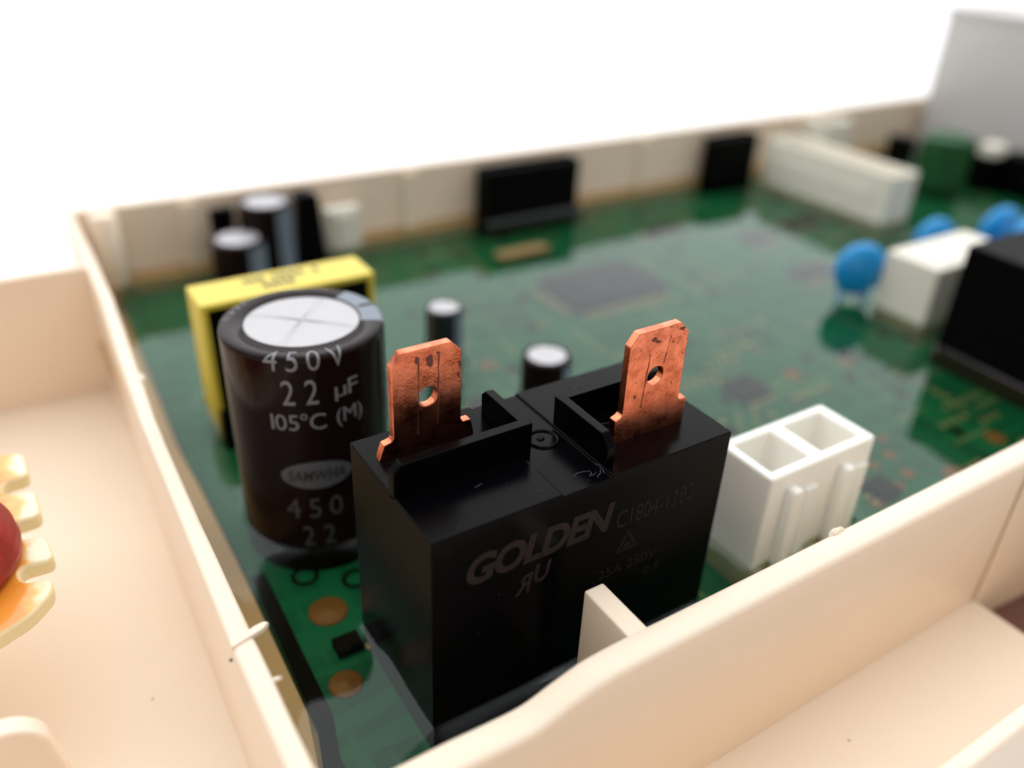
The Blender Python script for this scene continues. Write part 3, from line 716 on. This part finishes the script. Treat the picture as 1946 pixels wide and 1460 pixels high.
# ------------------------------------------------------------------ connectors
def open_box(x0, x1, y0, y1, z0, z1, cavs, depth):
    """solid housing with rectangular cavities open at the top"""
    bm = bmesh.new(); xsl = sorted({x0, x1, *[c[0] for c in cavs], *[c[1] for c in cavs]}); ysl_ = sorted({y0, y1, *[c[2] for c in cavs], *[c[3] for c in cavs]})
    V = {}
    def v(x, y, z):
        k = (round(x, 5), round(y, 5), round(z, 5))
        if k not in V: V[k] = bm.verts.new(k)
        return V[k]
    def cav(xm, ym): return any(c[0] < xm < c[1] and c[2] < ym < c[3] for c in cavs)
    zd = z1 - depth
    for a, b in zip(xsl, xsl[1:]):
        for c, d in zip(ysl_, ysl_[1:]):
            z = zd if cav((a + b) / 2, (c + d) / 2) else z1
            bm.faces.new((v(a, c, z), v(b, c, z), v(b, d, z), v(a, d, z)))
    def H(a, b, c, d): return cav((a + b) / 2, (c + d) / 2)
    for i in range(1, len(xsl) - 1):
        for c, d in zip(ysl_, ysl_[1:]):
            l_, r_ = H(xsl[i - 1], xsl[i], c, d), H(xsl[i], xsl[i + 1], c, d)
            if l_ != r_: bm.faces.new((v(xsl[i], c, zd), v(xsl[i], d, zd), v(xsl[i], d, z1), v(xsl[i], c, z1)))
    for j in range(1, len(ysl_) - 1):
        for a, b in zip(xsl, xsl[1:]):
            l_, r_ = H(a, b, ysl_[j - 1], ysl_[j]), H(a, b, ysl_[j], ysl_[j + 1])
            if l_ != r_: bm.faces.new((v(a, ysl_[j], zd), v(b, ysl_[j], zd), v(b, ysl_[j], z1), v(a, ysl_[j], z1)))
    for a, b in zip(xsl, xsl[1:]):
        bm.faces.new((v(a, y0, z1), v(b, y0, z1), v(b, y0, z0), v(a, y0, z0))); bm.faces.new((v(a, y1, z1), v(a, y1, z0), v(b, y1, z0), v(b, y1, z1)))
    for c, d in zip(ysl_, ysl_[1:]):
        bm.faces.new((v(x0, c, z1), v(x0, c, z0), v(x0, d, z0), v(x0, d, z1))); bm.faces.new((v(x1, c, z1), v(x1, d, z1), v(x1, d, z0), v(x1, c, z0)))
    return bm
cn = thing('power_connector', 'white nylon connector with two square wells, right of the black relay', 'connector', (4.55, 0.4, ZB))
KZ = -0.83
part('housing', open_box(3.755, 5.345, 0.012, 0.76, ZB, KZ, [(3.86, 4.42, 0.125, 0.65), (4.60, 5.20, 0.125, 0.65)], 0.55), M['white'], cn, 0.035, 4)
for x in (4.06, 4.86):
    part('guide_rib', prism([(x - 0.05, ZB), (x + 0.11, ZB), (x + 0.11, KZ - 0.24), (x + 0.08, KZ - 0.19), (x - 0.02, KZ - 0.19), (x - 0.05, KZ - 0.24)], 'y', -0.105, 0.02), M['white'], cn, 0.02)
    part('guide_rib', prism([(x + 0.24, ZB), (x + 0.42, ZB), (x + 0.42, KZ - 0.30), (x + 0.24, KZ - 0.30)], 'y', -0.035, 0.02), M['white'], cn, 0.015)
for x in (4.13, 4.9): part('pin', box(x - 0.03, x + 0.03, 0.36, 0.42, -1.4, -1.22), M['solder'], cn, 0.01)

def pin_header(label, x0, x1, y0, y1, zt, seg, mat, cat='connector', group=None, notch=True, name='pin_connector'):
    t = thing(name, label, cat, ((x0 + x1) / 2, (y0 + y1) / 2, ZB), group)
    long_x = (x1 - x0) > (y1 - y0); m_ = 0.09
    cavs = [(x0 + m_, x1 - m_, y0 + m_, y1 - m_)]
    part('housing', open_box(x0, x1, y0, y1, ZB, zt, cavs, 0.5), mat, t, 0.02)
    for k in range(seg):
        f = (k + 0.5) / seg
        if long_x: px, py = x0 + m_ + (x1 - x0 - 2 * m_) * f, (y0 + y1) / 2
        else: px, py = (x0 + x1) / 2, y0 + m_ + (y1 - y0 - 2 * m_) * f
        part('pin', box(px - 0.03, px + 0.03, py - 0.03, py + 0.03, zt - 0.6, zt - 0.12), M['solder'], t)
    return t
t = pin_header('wide black multi-pin connector against the far wall above the square chip', 6.62, 8.98, 10.28, 10.72, -0.93, 7, M['blackm'])
M['rim'] = P('meniscus_highlight_grey', (0.05, 0.05, 0.055), 0.4)
part('polarising_flange', box(6.62, 9.05, 10.14, 10.275, ZB, -1.97), M['rim'], t, 0.02)  # grey instead of black: painted highlight of the resin meniscus
pin_header('smaller black pin connector against the far wall, left of the cream pin header', 13.05, 14.55, 10.35, 10.75, -0.98, 4, M['blackm'])
t = pin_header('long cream pin header running away from the viewer at the right rear', 14.55, 15.45, 6.50, 10.0, -1.02, 9, M['ivory'], name='pin_header')
part('side_groove', box(14.52, 14.556, 6.9, 9.8, -1.75, -1.35), M['ivory'], t, 0.01)
pin_header('cream pin header against the far wall, behind the longer one', 16.6, 17.6, 10.0, 10.78, -0.88, 3, M['ivory'], name='pin_header')

# ------------------------------------------------------------------ right hand parts
rl = thing('relay', 'big plain black relay block at the right edge of the photo', 'relay', (11.8, 1.3, ZB))
part('case', prism([(10.30, 2.28), (10.20, 0.15), (13.3, 0.15), (13.3, 2.28)], 'z', ZB, -0.33), M['blackm'], rl, 0.035)
M['rim'] = P('meniscus_highlight_grey', (0.07, 0.06, 0.07), 0.4)
part('meniscus_rim', prism([(10.26, 2.31), (10.16, 0.1), (13.4, 0.1), (13.4, 2.31)], 'z', ZB, -2.02), M['rim'], rl, 0.02)  # grey rim standing for the light line on the resin meniscus
wr = thing('slotted_terminal_block', 'ivory slotted box behind the big black relay at the right', 'connector', (11.5, 3.2, ZB))
part('housing', box(10.80, 13.0, 2.84, 3.86, ZB, -1.06), M['ivory'], wr, 0.05, 3)
for k in range(6):
    part('top_ridge', box(11.02 + k * 0.30, 11.18 + k * 0.30, 2.94, 3.76, -1.07, -1.045), M['ivory'], wr, 0.008)
def disc_cap(label, x, y, z, r, ang, group='blue disc capacitors'):
    t = thing('disc_capacitor', label, 'capacitor', (x, y, ZB), group)
    bm = bmesh.new(); bmesh.ops.create_uvsphere(bm, u_segments=32, v_segments=20, radius=1)
    for v in bm.verts:
        q = 1.0
        zz = v.co.z; 
        if zz < -0.6: q = 1 + 0.0
        v.co = Vector((v.co.x * r, v.co.y * 0.22 * (1 + 0.08 * noise.noise(v.co)), zz * r * (1.12 if zz < 0 else 1)))
    bmesh.ops.rotate(bm, verts=bm.verts, cent=(0, 0, 0), matrix=Matrix.Rotation(ang, 3, 'Z'))
    bmesh.ops.translate(bm, verts=bm.verts, vec=(x, y, z)); part('coating', bm, M['blue'], t, smooth=True)
    for s in (-1, 1):
        dx, dy = math.cos(ang) * 0.24 * s, math.sin(ang) * 0.24 * s
        part('lead', tube([(x + dx * 0.7, y + dy * 0.7, z - r * 0.7), (x + dx, y + dy, z - r * 1.1), (x + dx, y + dy, ZB)], 0.04, 8), M['blue'], t, smooth=True)
    return t
disc_cap('round blue disc capacitor standing alone left of the ivory slotted box', 10.6, 4.15, -1.47, 0.46, -0.5)
disc_cap('blue disc capacitor just peeping over the left of the ivory slotted box', 13.7, 4.75, -1.68, 0.44, -0.3)
disc_cap('blue disc capacitor behind the right end of the ivory slotted box', 15.3, 4.35, -1.66, 0.54, -0.2)
disc_cap('blue disc capacitor at the right edge, nearest behind the ivory slotted box', 14.7, 3.55, -1.50, 0.52, 0.3)
gc = thing('film_component', 'green sleeved cylinder component in front of the grey box', 'capacitor', (18.65, 7.85, ZB))
part('body', lathe([(0, -0.90), (0.54, -0.90), (0.60, -0.96), (0.60, ZB)], 18.65, 7.9, 40), M['green'], gc, smooth=False, bevel=0.03)
part('top_cap', lathe([(0, -0.885), (0.46, -0.885), (0.5, -0.90)], 18.65, 7.9, 32), M['green'], gc)
t = thing('heatsink_box', 'tall pale grey metal box rising from the far right corner of the board', 'metal box', (22.8, 9.6, ZB))
part('shell', box(21.7, 24.4, 6.6, 10.75, ZB + 0.1, 1.56), M['alu_grey'], t, 0.06, 3)
part('folded_lid', box(21.64, 24.45, 6.5, 10.80, 1.48, 1.64), M['alu_grey'], t, 0.03)
t = thing('small_relay', 'tiny cream topped component between the green cylinder and the black blocks', 'electronic component', (20.0, 7.5, ZB))
part('cap', box(19.75, 20.35, 7.25, 7.75, -1.45, -1.15), M['ivory'], t, 0.06)
part('base', box(19.80, 20.30, 7.3, 7.7, ZB, -1.45), M['blackm'], t, 0.02)
t = thing('terminal_row', 'row of low black blocks at the right edge below the grey metal box', 'connector', (20.5, 6.8, ZB))
for k in range(5):
    part('block', box(20.2, 20.9, 7.9 - k * 0.55, 8.38 - k * 0.55, ZB, -1.35 - 0.06 * (k % 2)), M['blackm'], t, 0.03)
t = thing('black_component', 'black upright component hugging the left side of the green cylinder', 'electronic component', (17.9, 8.4, ZB))
part('body', box(17.9, 18.25, 8.5, 9.1, ZB, -1.05), M['blackm'], t, 0.03)
part('lead', box(18.0, 18.05, 8.7, 8.75, ZB - 0.1, ZB), M['solder'], t)

# ------------------------------------------------------------------ coil bobbin at the left edge
cb = thing('choke_coil', 'toothed cream bobbin with orange varnish round a dark red coil at the left edge', 'coil', (-3.05, 3.2, ZF))
def rounded(pts, r, n=5):
    out = []
    for i in range(len(pts)):
        p = Vector((*pts[i], 0)); a = Vector((*pts[i - 1], 0)); b = Vector((*pts[(i + 1) % len(pts)], 0))
        rr_ = min(r, (a - p).length * 0.45, (b - p).length * 0.45)
        q0 = p + (a - p).normalized() * rr_; q1 = p + (b - p).normalized() * rr_
        for k in range(n + 1):
            t_ = k / n; v = q0.lerp(p, t_).lerp(p.lerp(q1, t_), t_); out.append((v.x, v.y))
    return out
XT = -2.37; XS = -2.64
out = [(-3.9, 1.95), (-2.95, 1.98), (-2.62, 2.13), (-2.42, 2.34), (-2.40, 2.52), (XS + 0.02, 2.56), (XS, 2.78), (XT + 0.02, 2.76), (XT, 3.14), (XS, 3.22), (XS, 3.46), (XT, 3.48), (XT, 3.92), (XS, 3.98), (XS, 4.20), (XT - 0.02, 4.22), (XT - 0.02, 4.66), (-2.9, 4.9), (-3.9, 4.9)]
part('toothed_flange', prism(rounded(out, 0.09), 'z', -1.41, -1.235), M['bobbin'], cb, 0.045, 4)
part('core_tube', lathe([(0.36, -1.37), (0.34, ZF + 0.14)], -4.1, 3.4, 40), M['cream'], cb, smooth=True)
part('base_flange', box(-4.6, -3.6, 2.6, 4.2, ZF + 0.003, ZF + 0.15), M['cream'], cb, 0.03)
bm = lathe([(0.46, -1.25)] + [(0.55 * math.cos(a) ** 0.6, -1.18 + 0.44 * math.sin(a)) for a in [PI / 2 * k / 14 for k in range(14)]] + [(0, -0.74)], 0, 0, 72)
for v in bm.verts:
    q = 1 + 0.05 * noise.noise(v.co * 5) + 0.03 * math.sin(v.co.z * 75)
    v.co = Vector((-3.10 + v.co.x * q, 3.10 + v.co.y * 1.35 * q, v.co.z))
part('varnished_winding', bm, M['coil'], cb, smooth=True)
part('coil_core', lathe([(0, -0.82), (0.36, -0.85), (0.44, -1.2)], -3.10, 3.10, 40), M['coil'], cb, smooth=True)
